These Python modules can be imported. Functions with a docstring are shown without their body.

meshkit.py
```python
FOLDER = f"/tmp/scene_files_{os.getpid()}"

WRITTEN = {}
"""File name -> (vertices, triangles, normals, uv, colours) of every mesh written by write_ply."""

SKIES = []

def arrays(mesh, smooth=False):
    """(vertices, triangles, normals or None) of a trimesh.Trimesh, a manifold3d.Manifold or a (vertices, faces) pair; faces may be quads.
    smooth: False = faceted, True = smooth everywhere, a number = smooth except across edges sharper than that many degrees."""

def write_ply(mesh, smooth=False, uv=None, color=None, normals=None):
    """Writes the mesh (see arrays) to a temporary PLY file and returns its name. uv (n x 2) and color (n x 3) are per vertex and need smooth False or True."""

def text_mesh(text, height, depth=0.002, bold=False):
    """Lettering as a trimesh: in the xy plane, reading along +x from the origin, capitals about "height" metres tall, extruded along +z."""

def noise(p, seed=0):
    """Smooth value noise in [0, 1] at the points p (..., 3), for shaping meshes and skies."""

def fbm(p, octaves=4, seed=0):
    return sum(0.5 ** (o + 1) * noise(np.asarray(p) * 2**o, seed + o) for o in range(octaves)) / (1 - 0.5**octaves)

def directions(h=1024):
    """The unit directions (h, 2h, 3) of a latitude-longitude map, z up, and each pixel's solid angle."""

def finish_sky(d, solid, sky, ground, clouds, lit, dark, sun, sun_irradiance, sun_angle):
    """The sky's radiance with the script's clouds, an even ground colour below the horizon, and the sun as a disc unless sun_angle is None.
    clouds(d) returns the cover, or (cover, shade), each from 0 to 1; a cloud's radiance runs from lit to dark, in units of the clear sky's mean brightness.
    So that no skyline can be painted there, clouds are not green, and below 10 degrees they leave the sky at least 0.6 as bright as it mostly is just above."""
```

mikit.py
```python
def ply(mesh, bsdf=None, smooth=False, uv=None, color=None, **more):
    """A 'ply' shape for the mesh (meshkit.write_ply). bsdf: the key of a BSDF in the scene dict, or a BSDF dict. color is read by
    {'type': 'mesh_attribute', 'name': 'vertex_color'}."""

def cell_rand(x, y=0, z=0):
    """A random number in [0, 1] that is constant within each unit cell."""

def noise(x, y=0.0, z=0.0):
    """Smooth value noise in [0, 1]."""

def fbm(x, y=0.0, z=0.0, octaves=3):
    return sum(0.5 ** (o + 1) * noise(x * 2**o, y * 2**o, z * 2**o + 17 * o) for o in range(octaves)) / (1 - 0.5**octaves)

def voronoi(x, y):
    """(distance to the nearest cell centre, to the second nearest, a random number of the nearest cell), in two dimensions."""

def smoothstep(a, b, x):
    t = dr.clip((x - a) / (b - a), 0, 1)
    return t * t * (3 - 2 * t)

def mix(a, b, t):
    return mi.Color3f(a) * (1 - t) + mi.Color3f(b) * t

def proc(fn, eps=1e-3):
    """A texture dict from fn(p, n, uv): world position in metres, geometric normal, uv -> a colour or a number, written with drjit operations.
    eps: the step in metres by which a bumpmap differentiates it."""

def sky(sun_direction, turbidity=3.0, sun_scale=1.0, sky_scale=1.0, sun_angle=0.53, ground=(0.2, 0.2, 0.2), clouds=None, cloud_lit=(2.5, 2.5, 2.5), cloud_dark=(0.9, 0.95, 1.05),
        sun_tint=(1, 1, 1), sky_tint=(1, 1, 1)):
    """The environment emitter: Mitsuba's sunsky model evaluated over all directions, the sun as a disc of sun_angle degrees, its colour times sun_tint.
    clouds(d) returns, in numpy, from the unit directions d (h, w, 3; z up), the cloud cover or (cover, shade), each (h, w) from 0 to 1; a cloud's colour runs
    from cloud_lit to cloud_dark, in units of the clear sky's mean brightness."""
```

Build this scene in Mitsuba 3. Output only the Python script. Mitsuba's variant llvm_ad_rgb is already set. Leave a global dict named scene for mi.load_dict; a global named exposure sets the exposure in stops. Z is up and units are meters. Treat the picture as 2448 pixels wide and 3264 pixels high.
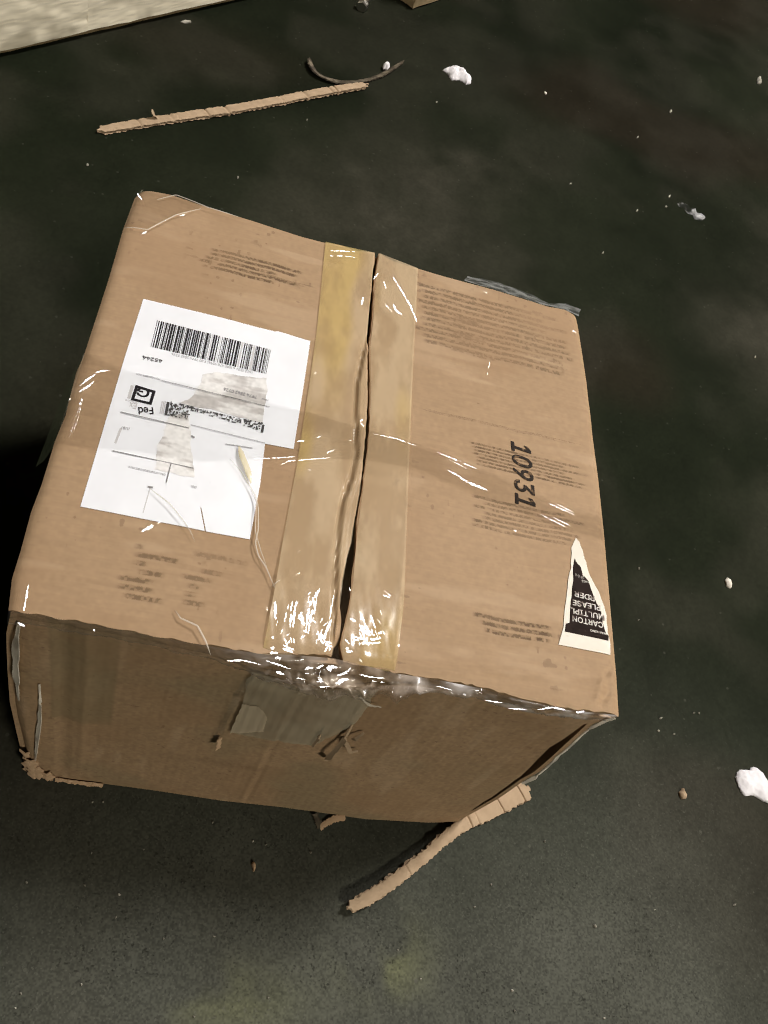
import math, random
import numpy as np, trimesh, shapely.geometry as sg, shapely.affinity as sa
import drjit as dr, mitsuba as mi, mikit, meshkit
from mikit import proc, noise, fbm, voronoi, smoothstep, mix, cell_rand
from scipy.interpolate import LinearNDInterpolator, NearestNDInterpolator

scene, labels = {}, {}
T = mi.ScalarTransform4f
rng = np.random.default_rng(7)
random.seed(7)

# ------------------------------------------------------------------ camera, lamps, exposure
exposure = 0.0
EYE = np.array([0.09046574, -0.24162562, 0.83826186])
ROT = np.array([[0.9579376, 0.04964361, 0.28265008],
                [0.19824983, -0.82660174, -0.52671299],
                [0.20749111, 0.56059351, -0.80167472]])      # rows: image right, image down, forward
FPX = 1946.5244 * 2448 / 1659.0                               # focal length in pixels of the 2448 x 3264 photograph
M = np.eye(4); M[:3, 0] = -ROT[0]; M[:3, 1] = -ROT[1]; M[:3, 2] = ROT[2]; M[:3, 3] = EYE
scene['camera'] = {'type': 'perspective', 'fov': math.degrees(2 * math.atan(1224 / FPX)), 'fov_axis': 'x',
                   'near_clip': 0.01, 'far_clip': 60.0, 'to_world': T(M)}

LAMPS = [  # centre, half length, half width, turn in degrees, radiance
    ((2.25, 1.50, 4.2), 0.60, 0.30, 78, (142, 135, 127)),
    ((2.6, -3.9, 4.2), 0.60, 0.30, 20, (118, 110, 92)),
]


def quad_mesh(P):
    """a grid of points (n, m, 3) as a mesh"""
    P = np.asarray(P, float); n, m = P.shape[:2]
    i, j = np.meshgrid(np.arange(n - 1), np.arange(m - 1), indexing='ij')
    a = (i * m + j).ravel(); q = np.stack([a, a + 1, a + m + 1, a + m], 1)
    return trimesh.Trimesh(P.reshape(-1, 3), np.vstack([q[:, [0, 1, 2]], q[:, [0, 2, 3]]]), process=False)


def put(key, mesh, bsdf, smooth=False, **more):
    scene[key] = mikit.ply(mesh, bsdf, smooth, **more)
    return key


def tag(key, label, category, group=None, kind=None):
    labels[key] = {'label': label, 'category': category}
    if group: labels[key]['group'] = group
    if kind: labels[key]['kind'] = kind


scene['lamp_steel'] = {'type': 'twosided', 'b': {'type': 'principled', 'base_color': {'type': 'rgb', 'value': [.6, .6, .6]}, 'roughness': .5}}
for k, (c, hl, hw, turn, rad) in enumerate(LAMPS):
    key = 'ceiling_lamp' + (f'_{k:03d}' if k else '')
    R = trimesh.transformations.rotation_matrix(math.radians(turn), [0, 0, 1]); R[:3, 3] = c
    body = trimesh.util.concatenate([trimesh.creation.box((2 * hl + .04, 2 * hw + .04, .03)).apply_translation((0, 0, .045)),
                                     trimesh.creation.box((2 * hl + .04, .02, .05)).apply_translation((0, hw + .011, .005)),
                                     trimesh.creation.box((2 * hl + .04, .02, .05)).apply_translation((0, -hw - .011, .005))]).apply_transform(R)
    put(key + '__housing', body, 'lamp_steel')
    scene[key + '__diffuser'] = {'type': 'rectangle', 'to_world': T(R) @ T().rotate([1, 0, 0], 180).scale([hl, hw, 1]),
                                 'bsdf': {'type': 'ref', 'id': 'lamp_steel'}, 'emitter': {'type': 'area', 'radiance': {'type': 'rgb', 'value': list(rad)}}}
    tag(key, ['lit flat ceiling lamp high above the floor behind the carton', 'lit flat ceiling lamp high up in front of the carton'][k], 'ceiling lamp')

# ------------------------------------------------------------------ where photograph points lie on the real surfaces
H, W, D = 0.31595, 0.400, 0.3968


def ray(x, y):
    return ROT.T @ np.array([(x - 1224) / FPX, (y - 1632) / FPX, 1.0])


def on_floor(x, y, z=0.0):
    d = ray(x, y); return EYE + d * (z - EYE[2]) / d[2]


def on_top(x, y, z=0.0):
    return on_floor(x, y, H + z)


def on_front(x, y, yy=0.0):
    d = ray(x, y); return EYE + d * (yy - EYE[1]) / d[1]


def path(pts, where, *a):
    return np.array([where(*p, *a) for p in pts])


def resample(P, n):
    P = np.asarray(P, float); s = np.r_[0, np.cumsum(np.linalg.norm(np.diff(P, axis=0), axis=1))]
    t = np.linspace(0, s[-1], n)
    return np.stack([np.interp(t, s, P[:, k]) for k in range(P.shape[1])], 1)


def coons(bottom, top, left, right, n, m):
    """a patch between four edges; bottom/top run left to right, left/right run bottom to top. (m rows, n columns, 3)"""
    b, t, l, r = resample(bottom, n), resample(top, n), resample(left, m), resample(right, m)
    u, v = np.linspace(0, 1, n)[None, :, None], np.linspace(0, 1, m)[:, None, None]
    return ((1 - v) * b[None] + v * t[None] + (1 - u) * l[:, None] + u * r[:, None]
            - ((1 - u) * (1 - v) * b[0] + u * (1 - v) * b[-1] + (1 - u) * v * t[0] + u * v * t[-1]))


def slab(P, thick):
    """a grid of points given a thickness against its normals (numbers per point or one)"""
    n, m = P.shape[:2]
    du, dv = np.gradient(P, axis=1), np.gradient(P, axis=0)
    N = np.cross(du, dv); N /= np.linalg.norm(N, axis=2, keepdims=True) + 1e-12
    Q = P - N * thick
    a = quad_mesh(P); b = quad_mesh(Q); b.invert()
    rim = []
    for A, B in ((P[0], Q[0]), (P[-1][::-1], Q[-1][::-1]), (P[::-1, 0], Q[::-1, 0]), (P[:, -1], Q[:, -1])):
        rim.append(quad_mesh(np.stack([B, A], 0)))
    return trimesh.util.concatenate([a, b] + rim)


# ------------------------------------------------------------------ materials
def C(*v): return mi.Color3f(*v)


def blob(p, cx, cy, rx, ry, turn=0.0):
    c, s = math.cos(turn), math.sin(turn)
    x, y = p.x - cx, p.y - cy
    a, b = (x * c + y * s) / rx, (-x * s + y * c) / ry
    return dr.exp(-(a * a + b * b))


def floor_colour(p, n, uv):
    big = fbm(p.x * 5 + 3, p.y * 5, 0.0, 3)
    mid = fbm(p.x * 22, p.y * 22 + 9, 0.0, 3)
    grit = noise(p.x * 650, p.y * 650)
    grit2 = fbm(p.x * 240, p.y * 240 + 4, 0.0, 2)
    dust = blob(p, .36, -.24, .50, .23) * 1.0 + blob(p, .58, .02, .26, .20) * .32 + blob(p, .15, -.10, .30, .14) * .3
    dust = dr.clip(dust * (.55 + .9 * big), 0, 1)
    scuff = blob(p, 1.18, 1.06, .22, .12, .7) + .9 * blob(p, .98, .80, .12, .10, .5) + .55 * blob(p, .36, .99, .16, .08, .6) + .5 * blob(p, .28, .80, .2, .1, .3)
    scuff = dr.clip(scuff * (.45 + 1.1 * mid) + .28 * smoothstep(.42, .72, fbm(p.x * 7 + 20, p.y * 7, 0.0, 3)), 0, 1)
    base = mix(C(.0098, .0124, .0068), C(.0166, .0196, .0114), smoothstep(.3, .7, big))
    base = mix(base, C(.0215, .0165, .0108), .7 * smoothstep(.50, .75, fbm(p.x * 3 + 40, p.y * 3, 0.0, 2)))
    base = mix(base, C(.060, .062, .051), dust)
    base = mix(base, C(.053, .049, .037), scuff * .8)
    moss = dr.clip(blob(p, .335, -.125, .035, .03) + .8 * blob(p, .20, -.165, .055, .025), 0, 1) * smoothstep(.35, .65, mid)
    base = mix(base, C(.105, .110, .058), moss * .6)
    base = base * (.66 + (.14 + .42 * dust) * grit + (.30 - .05 * dust) * grit2 + .1 * (1 - dust)) * (.84 + .32 * mid)
    pit = smoothstep(.70, .84, fbm(p.x * 430 + 5, p.y * 430, 0.0, 2)) * smoothstep(.3, .7, noise(p.x * 30, p.y * 30))
    base = base * (1 - .5 * pit * dust)
    chip = smoothstep(.74, .86, fbm(p.x * 520 + 50, p.y * 520, 0.0, 2))
    base = mix(base, C(.11, .11, .095), chip * .45 * dust)
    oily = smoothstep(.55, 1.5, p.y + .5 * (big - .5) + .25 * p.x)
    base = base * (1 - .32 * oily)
    f1, f2, cell = voronoi(p.x * 55, p.y * 55)
    speck = dr.select((cell > .90) & (f1 < .045 + .05 * cell_rand(cell * 999)), 1.0, 0.0)
    base = mix(base, C(.085, .085, .07), speck * (.25 + .5 * dust))
    return base


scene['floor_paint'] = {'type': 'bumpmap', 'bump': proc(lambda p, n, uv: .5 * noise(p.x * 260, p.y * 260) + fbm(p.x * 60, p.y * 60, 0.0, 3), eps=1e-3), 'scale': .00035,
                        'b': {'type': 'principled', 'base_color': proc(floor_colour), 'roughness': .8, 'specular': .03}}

_a, _b = on_top(457, 951), on_top(989, 1088)
BLOCKS = []   # faded printing on the lid: x0, x1, y0, y1, rows, strength


def block(x0, y0, x1, y1, rows, strength, skew=0.0):
    a, b = on_top(x0, y0), on_top(x1, y1)
    BLOCKS.append((*(float(q) for q in (min(a[0], b[0]), max(a[0], b[0]), min(a[1], b[1]), max(a[1], b[1]))), rows, strength))


block(630, 775, 990, 940, 5, 1.0)
block(800, 860, 1010, 925, 2, .55)
block(1310, 890, 1850, 1215, 11, .75)
block(1410, 990, 1600, 1160, 5, .6)
block(1330, 1300, 1880, 1420, 3, .6)
block(1480, 1400, 1900, 1570, 7, 1.0)
block(1490, 1570, 1900, 1760, 7, 1.0)
block(395, 1720, 570, 1940, 7, .8)
block(585, 1745, 775, 1965, 7, .7)
block(1500, 1945, 1800, 2065, 3, 1.3)
block(1725, 2195, 1900, 2215, 1, .8)


def faded_print(p):
    m = mi.Float(0)
    for k, (x0, x1, y0, y1, rows, s) in enumerate(BLOCKS):
        wob = .0012 * (noise(p.x * 60, k * 7.3) - .5)
        t = (p.y + wob - y0) / (y1 - y0) * rows
        row = dr.floor(t); f = t - row
        line = smoothstep(.08, .32, f) * (1 - smoothstep(.66, .94, f))
        letters = smoothstep(.06, .46, noise(p.x * 420, row * 3.7 + k * 11, p.y * 160) * .65 + .35 * noise(p.x * 110, row * 5.1 + k)) * (.45 + .55 * smoothstep(.28, .58, noise(p.x * 560, row * 9.1 + k, p.y * 450)))
        ends = smoothstep(0, .006, p.x - x0 - .012 * cell_rand(row, k, 2)) * smoothstep(0, .006, x1 - p.x - .03 * cell_rand(row, k, 1))
        inside = dr.select((t > 0) & (t < rows), 1.0, 0.0)
        wear = .62 + .38 * smoothstep(.3, .65, fbm(p.x * 28 + k, p.y * 28, 0.0, 2))
        m = dr.maximum(m, line * letters * ends * inside * wear * s)
    return m


_g = [on_front(150, 2161), on_front(358, 2318)]
GHOST = tuple(float(f(q[k] for q in _g)) for k, f in ((0, min), (0, max), (2, min), (2, max)))
_s = on_front(730, 2425)


def kraft_colour(p, n, uv):
    big = fbm(p.x * 9, p.y * 9, p.z * 9, 3)
    up = dr.select((n.z > .6) & (p.z > .3), 1.0, 0.0)
    side = dr.select(dr.abs(n.y) > .6, 1.0, 0.0)
    along = dr.select(up > .5, p.y, dr.select(side > .5, p.x, p.z))
    across = dr.select(up > .5, p.x, dr.select(side > .5, p.z, p.y))
    fibre = noise(along * 900, across * 130) * .6 + noise(across * 700, along * 700) * .4
    flute = .5 + .5 * dr.sin(along * 2 * math.pi / .0072)
    c = mix(C(.300, .198, .114), C(.358, .240, .144), big)
    c = c * (.94 + .12 * fibre) * (.985 + .02 * flute) * (.95 + .10 * noise(p.x * 330, p.y * 330, p.z * 330))
    pale = smoothstep(.62, .8, fbm(across * 14 + 2, along * 60, 6.0, 3))
    c = mix(c, C(.47, .34, .225), .30 * pale)
    fleck = smoothstep(.80, .88, noise(p.x * 240 + 3, p.y * 240, p.z * 240)) * smoothstep(.5, .7, noise(p.x * 37, p.y * 37, p.z * 37))
    c = mix(c, C(.15, .095, .055), .45 * fleck)
    scratch = smoothstep(.66, .78, noise(across * 12, along * 260)) * smoothstep(.45, .7, fbm(across * 20, along * 20, 3.0, 2))
    c = mix(c, C(.22, .135, .072), .13 * scratch)
    c = mix(c, C(.125, .078, .042), faded_print(p) * up)
    band = up * smoothstep(0, .004, p.x - 1e-3) * 0
    c = mix(c, C(.245, .195, .118), side * .5 * smoothstep(.42, .7, fbm(p.x * 13 + 31, p.z * 13, 0.0, 3)))
    c = c * (1 + side * .22 * (noise(p.x * 420, p.z * 420) - .5))
    g = smoothstep(0, .003, p.x - GHOST[0]) * smoothstep(0, .003, GHOST[1] - p.x) * smoothstep(0, .003, p.z - GHOST[2]) * side * dr.select(p.y < .05, 1.0, 0.0)
    c = mix(c, C(.20, .155, .088), g * .55)
    sm = blob(mi.Point3f(p.x, p.z, 0), float(_s[0]), float(_s[2]), .035, .007) * side * dr.select(p.y < .05, 1.0, 0.0)
    c = mix(c, C(.14, .09, .05), sm * .6 * noise(p.x * 200, p.z * 200))
    grime = smoothstep(.48, .75, fbm(p.x * 16 + 7, p.y * 16, p.z * 16, 3))
    return mix(c, C(.29, .18, .10), .35 * grime)


def paper_board(name, fn, rough=.8, spec=.25, bump=None, two=True):
    b = {'type': 'principled', 'base_color': proc(fn) if callable(fn) else {'type': 'rgb', 'value': list(fn)}, 'roughness': rough, 'specular': spec}
    if bump: b = {'type': 'bumpmap', 'bump': proc(bump[0], eps=bump[1]), 'scale': bump[2], 'b': b}
    scene[name] = {'type': 'twosided', 'b': b} if two else b


paper_board('kraft', kraft_colour, .72, .25)
paper_board('torn_kraft', lambda p, n, uv: mix(C(.42, .28, .17), C(.54, .38, .25), fbm(p.x * 260, p.y * 260, p.z * 260, 2)), .9, .1)
paper_board('strip_kraft', lambda p, n, uv: mix(C(.30, .215, .140), C(.43, .32, .215), fbm(p.x * 120, p.y * 120, p.z * 120, 3)), .85, .15)
paper_board('dirty_kraft', lambda p, n, uv: mix(C(.045, .036, .026), C(.15, .125, .09), smoothstep(.35, .75, fbm(p.x * 110, p.y * 110, p.z * 110, 3))), .85, .15)
paper_board('label_paper', lambda p, n, uv: C(.74, .755, .80) * (.96 + .06 * fbm(p.x * 40, p.y * 40, 0.0, 3)), .6, .3)
paper_board('peeled_paper', lambda p, n, uv: mix(C(.69, .68, .675), C(.47, .45, .44), smoothstep(.38, .68, fbm(p.x * 55, p.y * 190, 2.0, 3))) * (.9 + .2 * noise(p.x * 500, p.y * 500)), .85, .1)
paper_board('cream_paper', lambda p, n, uv: C(.72, .67, .59) * (.93 + .1 * fbm(p.x * 90, p.y * 90, 0.0, 3)), .7, .2)
paper_board('crumb_paper', lambda p, n, uv: mix(C(.16, .15, .12), C(.40, .38, .33), noise(p.x * 220, p.y * 220)), .9, .1)
paper_board('white_tissue', lambda p, n, uv: C(.74, .72, .75) * (.8 + .3 * fbm(p.x * 120, p.y * 120, p.z * 120, 3)), .95, .1)
paper_board('black_ink', lambda p, n, uv: C(.016, .015, .017) * (.7 + .9 * noise(p.x * 500, p.y * 500)), .8, .05)
paper_board('code_ink', (.06, .06, .062), .8, .05)
paper_board('grey_ink', (.22, .215, .22), .7, .2)
paper_board('pale_ink', (.50, .49, .50), .7, .2)
paper_board('brown_black_ink', lambda p, n, uv: C(.020, .0135, .012) * (.75 + .6 * noise(p.x * 300, p.y * 300)), .8, .05)
paper_board('number_ink', lambda p, n, uv: mix(C(.028, .022, .018), C(.20, .125, .07), .7 * smoothstep(.60, .85, fbm(p.x * 420, p.y * 420, 0.0, 2))), .8, .1)
paper_board('stamp_white', lambda p, n, uv: mix(C(.62, .58, .54), C(.22, .18, .16), smoothstep(.52, .8, noise(p.x * 420, p.y * 420))), .7, .2)


def old_wood(p, n, uv):
    u = p.x * .67 + p.y * .74
    v = p.z * 1.0 + (p.x * .74 - p.y * .67)
    grain = fbm(u * 9, v * 90, 0.0, 3)
    stain = smoothstep(.55, .8, fbm(u * 22 + 4, v * 22, 1.0, 3))
    c = mix(C(.58, .525, .40), C(.86, .79, .63), grain) * (.85 + .3 * noise(u * 60, v * 420))
    return mix(c, C(.30, .265, .19), stain * .7)


paper_board('old_wood', old_wood, .85, .15)
paper_board('raw_wood', lambda p, n, uv: mix(C(.16, .115, .06), C(.36, .28, .17), fbm(p.x * 40, p.y * 160, p.z * 60, 3)), .85, .15)
scene['steel'] = {'type': 'twosided', 'b': {'type': 'principled', 'base_color': {'type': 'rgb', 'value': [.62, .61, .6]}, 'metallic': 1.0, 'roughness': .3}}


def clear_film(name, haze_colour, weight, tint=(1, 1, 1), gloss=(.5, .4)):
    thin = {'type': 'thindielectric', 'int_ior': 1.52, 'specular_transmittance': {'type': 'rgb', 'value': list(tint)}}
    scene[name] = {'type': 'blendbsdf', 'weight': proc(weight) if callable(weight) else weight, 'a': thin,
                   'b': {'type': 'twosided', 'x': {'type': 'principled', 'base_color': proc(haze_colour) if callable(haze_colour) else {'type': 'rgb', 'value': list(haze_colour)}, 'roughness': gloss[0], 'specular': gloss[1]}}}


def tape_haze(p, n, uv):
    yellow = smoothstep(.46, .66, fbm(p.x * 34, p.y * 9 + 2, 0.0, 2))
    return mix(C(.72, .565, .37), C(.74, .56, .23), yellow)


clear_film('tape_film', tape_haze, lambda p, n, uv: .22 + .20 * smoothstep(.35, .7, fbm(p.x * 60 + 8, p.y * 26, 0.0, 4)), (.99, .975, .92), (.27, .9))
scene['wrap_film'] = {'type': 'thindielectric', 'int_ior': 1.5, 'specular_transmittance': {'type': 'rgb', 'value': [.965, .965, .96]}}
clear_film('skirt_film', lambda p, n, uv: mix(C(.70, .70, .72), C(.66, .53, .42), blob(mi.Point3f(p.x, 0, 0), .215, 0, .06, 1)),
           lambda p, n, uv: .01 + (.09 * smoothstep(.10, .2, p.x) + .30 * smoothstep(.22, .36, p.x) + .34 * blob(mi.Point3f(p.x, 0, 0), .215, 0, .055, 1)) * smoothstep(.40, .70, fbm(p.x * 60, p.z * 150, p.y * 70, 3)), gloss=(.28, .9))
clear_film('front_tape_film', (.56, .49, .36), lambda p, n, uv: .20 + .32 * fbm(p.x * 40, p.z * 40, 0.0, 2), (.97, .97, .95))
clear_film('yellow_tint_film', (.60, .50, .36), .6)
clear_film('streak_film', (.86, .80, .70), lambda p, n, uv: .35 + .5 * smoothstep(.3, .6, fbm(p.x * 120, p.y * 120, p.z * 45, 2)), gloss=(.3, .9))
for _k, _r in (('crease_film', (.80, .72, .60)), ('dim_crease_film', (.26, .23, .185))):
    scene[_k] = {'type': 'thindielectric', 'int_ior': 1.5, 'specular_reflectance': {'type': 'rgb', 'value': list(_r)}}
clear_film('fringe_film', (.34, .35, .34), lambda p, n, uv: .10 + .4 * smoothstep(.35, .65, fbm(p.x * 90, p.y * 200, p.z * 200, 3)))
clear_film('thread_film', (.70, .64, .54), .5)
clear_film('yellow_film', (.60, .50, .24), .60)

# ------------------------------------------------------------------ the floor
put('floor', quad_mesh(np.array([[[-9, -9, 0], [9, -9, 0]], [[-9, 9, 0], [9, 9, 0]]], float)), 'floor_paint')
labels['floor'] = {'label': 'dark green scuffed and dusty warehouse floor under the carton', 'category': 'floor', 'kind': 'structure'}

# ------------------------------------------------------------------ the carton
BOX = 'cardboard_box'
tag(BOX, 'large taped brown cardboard box with white shipping label and crumpled clear film', 'box')


def top_z(x, y):
    x, y = np.asarray(x, float), np.asarray(y, float)
    P = np.stack([x * 11, y * 11, 0 * x], -1)
    Q = np.stack([x * 45, y * 45, 0 * x + 3], -1)
    z = .0030 * (meshkit.fbm(P, 2, 3) - .5) + .0006 * (meshkit.noise(Q, 5) - .5)
    z = z - .0012 * np.sin(np.clip(x / W, 0, 1) * math.pi) * np.sin(np.clip(y / D, 0, 1) * math.pi)
    return z


back_left = path([(450, 606), (547, 625), (661, 663), (824, 712), (960, 755), (1030, 772), (1088, 781), (1131, 798), (1194, 806)], on_top)
edge_left = path([(25, 1938), (37, 1834), (65, 1745), (99, 1621), (132, 1536), (174, 1397), (209, 1312), (243, 1178), (265, 1130), (298, 1027), (346, 880), (393, 723), (430, 625), (450, 606)], on_top)
front_left = path([(25, 1938), (81, 1950), (271, 1982), (467, 2020), (651, 2053), (830, 2082), (940, 2084), (1062, 2088)], on_top)
seam_left = path([(1062, 2088), (1074, 1977), (1089, 1859), (1104, 1781), (1118, 1734), (1128, 1663), (1146, 1569), (1160, 1440), (1168, 1351), (1172, 1242), (1172, 1180), (1168, 1110), (1169, 1062), (1174, 1015), (1183, 924), (1187, 874), (1194, 830), (1194, 806)], on_top)
back_right = path([(1207, 808), (1253, 833), (1340, 860), (1470, 896), (1586, 929), (1682, 958), (1745, 978), (1798, 987), (1841, 1007)], on_top)
edge_right = path([(1977, 2278), (1970, 2154), (1958, 2012), (1946, 1870), (1932, 1703), (1913, 1514), (1894, 1371), (1875, 1214), (1846, 1031), (1841, 1007)], on_top)
front_right = path([(1098, 2110), (1182, 2124), (1259, 2143), (1351, 2158), (1400, 2164), (1542, 2192), (1637, 2221), (1803, 2258), (1977, 2278)], on_top)
seam_right = path([(1098, 2110), (1090, 2080), (1083, 2050), (1097, 1996), (1110, 1938), (1119, 1867), (1120, 1840), (1132, 1760), (1134, 1714), (1136, 1663), (1153, 1569), (1169, 1440), (1176, 1351), (1180, 1242), (1179, 1180), (1178, 1110), (1181, 1062), (1188, 1015), (1191, 924), (1196, 874), (1204, 830), (1207, 808)], on_top)
groove_line = path([(1060, 2090), (1065, 1859), (1067, 1781), (1077, 1683), (1089, 1601), (1120, 1515), (1132, 1448), (1134, 1370), (1131, 1315), (1135, 1224), (1153, 1134), (1168, 1062)], on_top)


def flap(edges, seam, n, m, lip=False):
    P = coons(edges[0], edges[1], edges[2], edges[3], n, m)
    x, y = P[..., 0], P[..., 1]
    rise = top_z(x, y)
    if lip:   # torn tape lip along the seam: a groove, then a low ridge
        gx = np.interp(y, np.sort(groove_line[:, 1]), groove_line[np.argsort(groove_line[:, 1]), 0])
        gy1 = groove_line[:, 1].max()
        fade = np.clip((gy1 - y) / .02, 0, 1)
        d = x - gx
        rise = rise - fade * .0028 * np.exp(-(d / .0011) ** 2) + fade * .0012 * np.exp(-((d - .0035) / .0022) ** 2)
    if not lip:  # buckles of the board near the front right corner
        for (a0, a1), h0, w0 in (((on_top(1300, 2118), on_top(1940, 2186)), .0014, .0028), ((on_top(1945, 2130), on_top(1925, 2262)), -.0016, .0022), ((on_top(1880, 2240), on_top(1960, 2130)), .0012, .002), ((on_top(1500, 2148), on_top(1960, 2208)), -.0009, .003)):
            e = (a1 - a0)[:2]; L = np.linalg.norm(e); e = e / L
            q = np.stack([x - a0[0], y - a0[1]], -1); t = (q @ e) / L; d = q @ np.array([-e[1], e[0]]) + .002 * np.sin(t * 9)
            rise = rise + h0 * np.exp(-(d / w0) ** 2) * np.clip(1.15 - np.abs(t - .5) * 2, 0, .5) * 2
    k = np.linspace(0, 1, m)[:, None]
    ragged = .0016 * (meshkit.noise(np.stack([x * 260, 0 * x, 0 * x + n], -1), 2) - .5)      # serrated cut edge at the front
    P[..., 1] += ragged * np.exp(-k * m / 1.2)
    seam_col = -1 if lip else 0
    wob = .0014 * (meshkit.fbm(np.stack([y * 120, 0 * y, 0 * y + n], -1), 3, 4) - .5)
    P[..., 0] += wob * np.exp(-(np.linspace(n - 1, 0, n) if lip else np.arange(n))[None, :] / 2.0)
    P[..., 2] = H + rise
    far = (np.arange(n) if lip else np.arange(n)[::-1])[None, :] * .4 / (2 * n)             # fold at the outer edge rounds off
    P[..., 2] -= .0035 * np.exp(-far / .003)
    return P


left_P = flap((front_left, back_left, edge_left, seam_left), None, 110, 170, True)
right_P = flap((front_right, back_right, seam_right, edge_right), None, 100, 150, False)
put(BOX + '__top_flap', slab(left_P, .0042), 'kraft', 40)
put(BOX + '__top_flap_001', slab(right_P, .0042), 'kraft', 40)
labels[BOX + '__top_flap'] = {'label': 'left top flap carrying the white shipping label'}
labels[BOX + '__top_flap_001'] = {'label': 'right top flap stamped with a five digit number'}
_allp = np.vstack([left_P.reshape(-1, 3), right_P.reshape(-1, 3)])
_lin, _near = LinearNDInterpolator(_allp[:, :2], _allp[:, 2]), NearestNDInterpolator(_allp[:, :2], _allp[:, 2])


def top_at(x, y):
    z = _lin(x, y); bad = np.isnan(z)
    if bad.any(): z = np.where(bad, _near(x, y), z)
    return z


# upright panels
bottom_edge = path([(76, 2438), (108, 2470), (179, 2481), (325, 2497), (488, 2519), (705, 2552), (900, 2573), (1006, 2588), (1165, 2611), (1364, 2622), (1452, 2620)], on_floor)
top_edge = path([(27, 1950), (81, 1956), (271, 1988), (467, 2026), (651, 2059), (940, 2100), (1180, 2132), (1400, 2172), (1637, 2229), (1803, 2266), (1950, 2288)], on_front, .002)
left_rim = path([(76, 2438), (52, 2340), (30, 2242), (22, 2134), (18, 2025), (27, 1950)], on_front, .006)
left_rim[0] = bottom_edge[0]; left_rim[-1] = top_edge[0]
right_rim = path([(1452, 2620), (1483, 2598), (1563, 2545), (1662, 2472), (1748, 2388), (1862, 2306), (1950, 2288)], on_front, .0)
right_rim[0] = bottom_edge[-1]; right_rim[-1] = top_edge[-1]
front_P = coons(bottom_edge, top_edge, left_rim, right_rim, 150, 110)
crease_a, crease_b = on_front(862, 2362), on_front(770, 2535)


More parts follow.
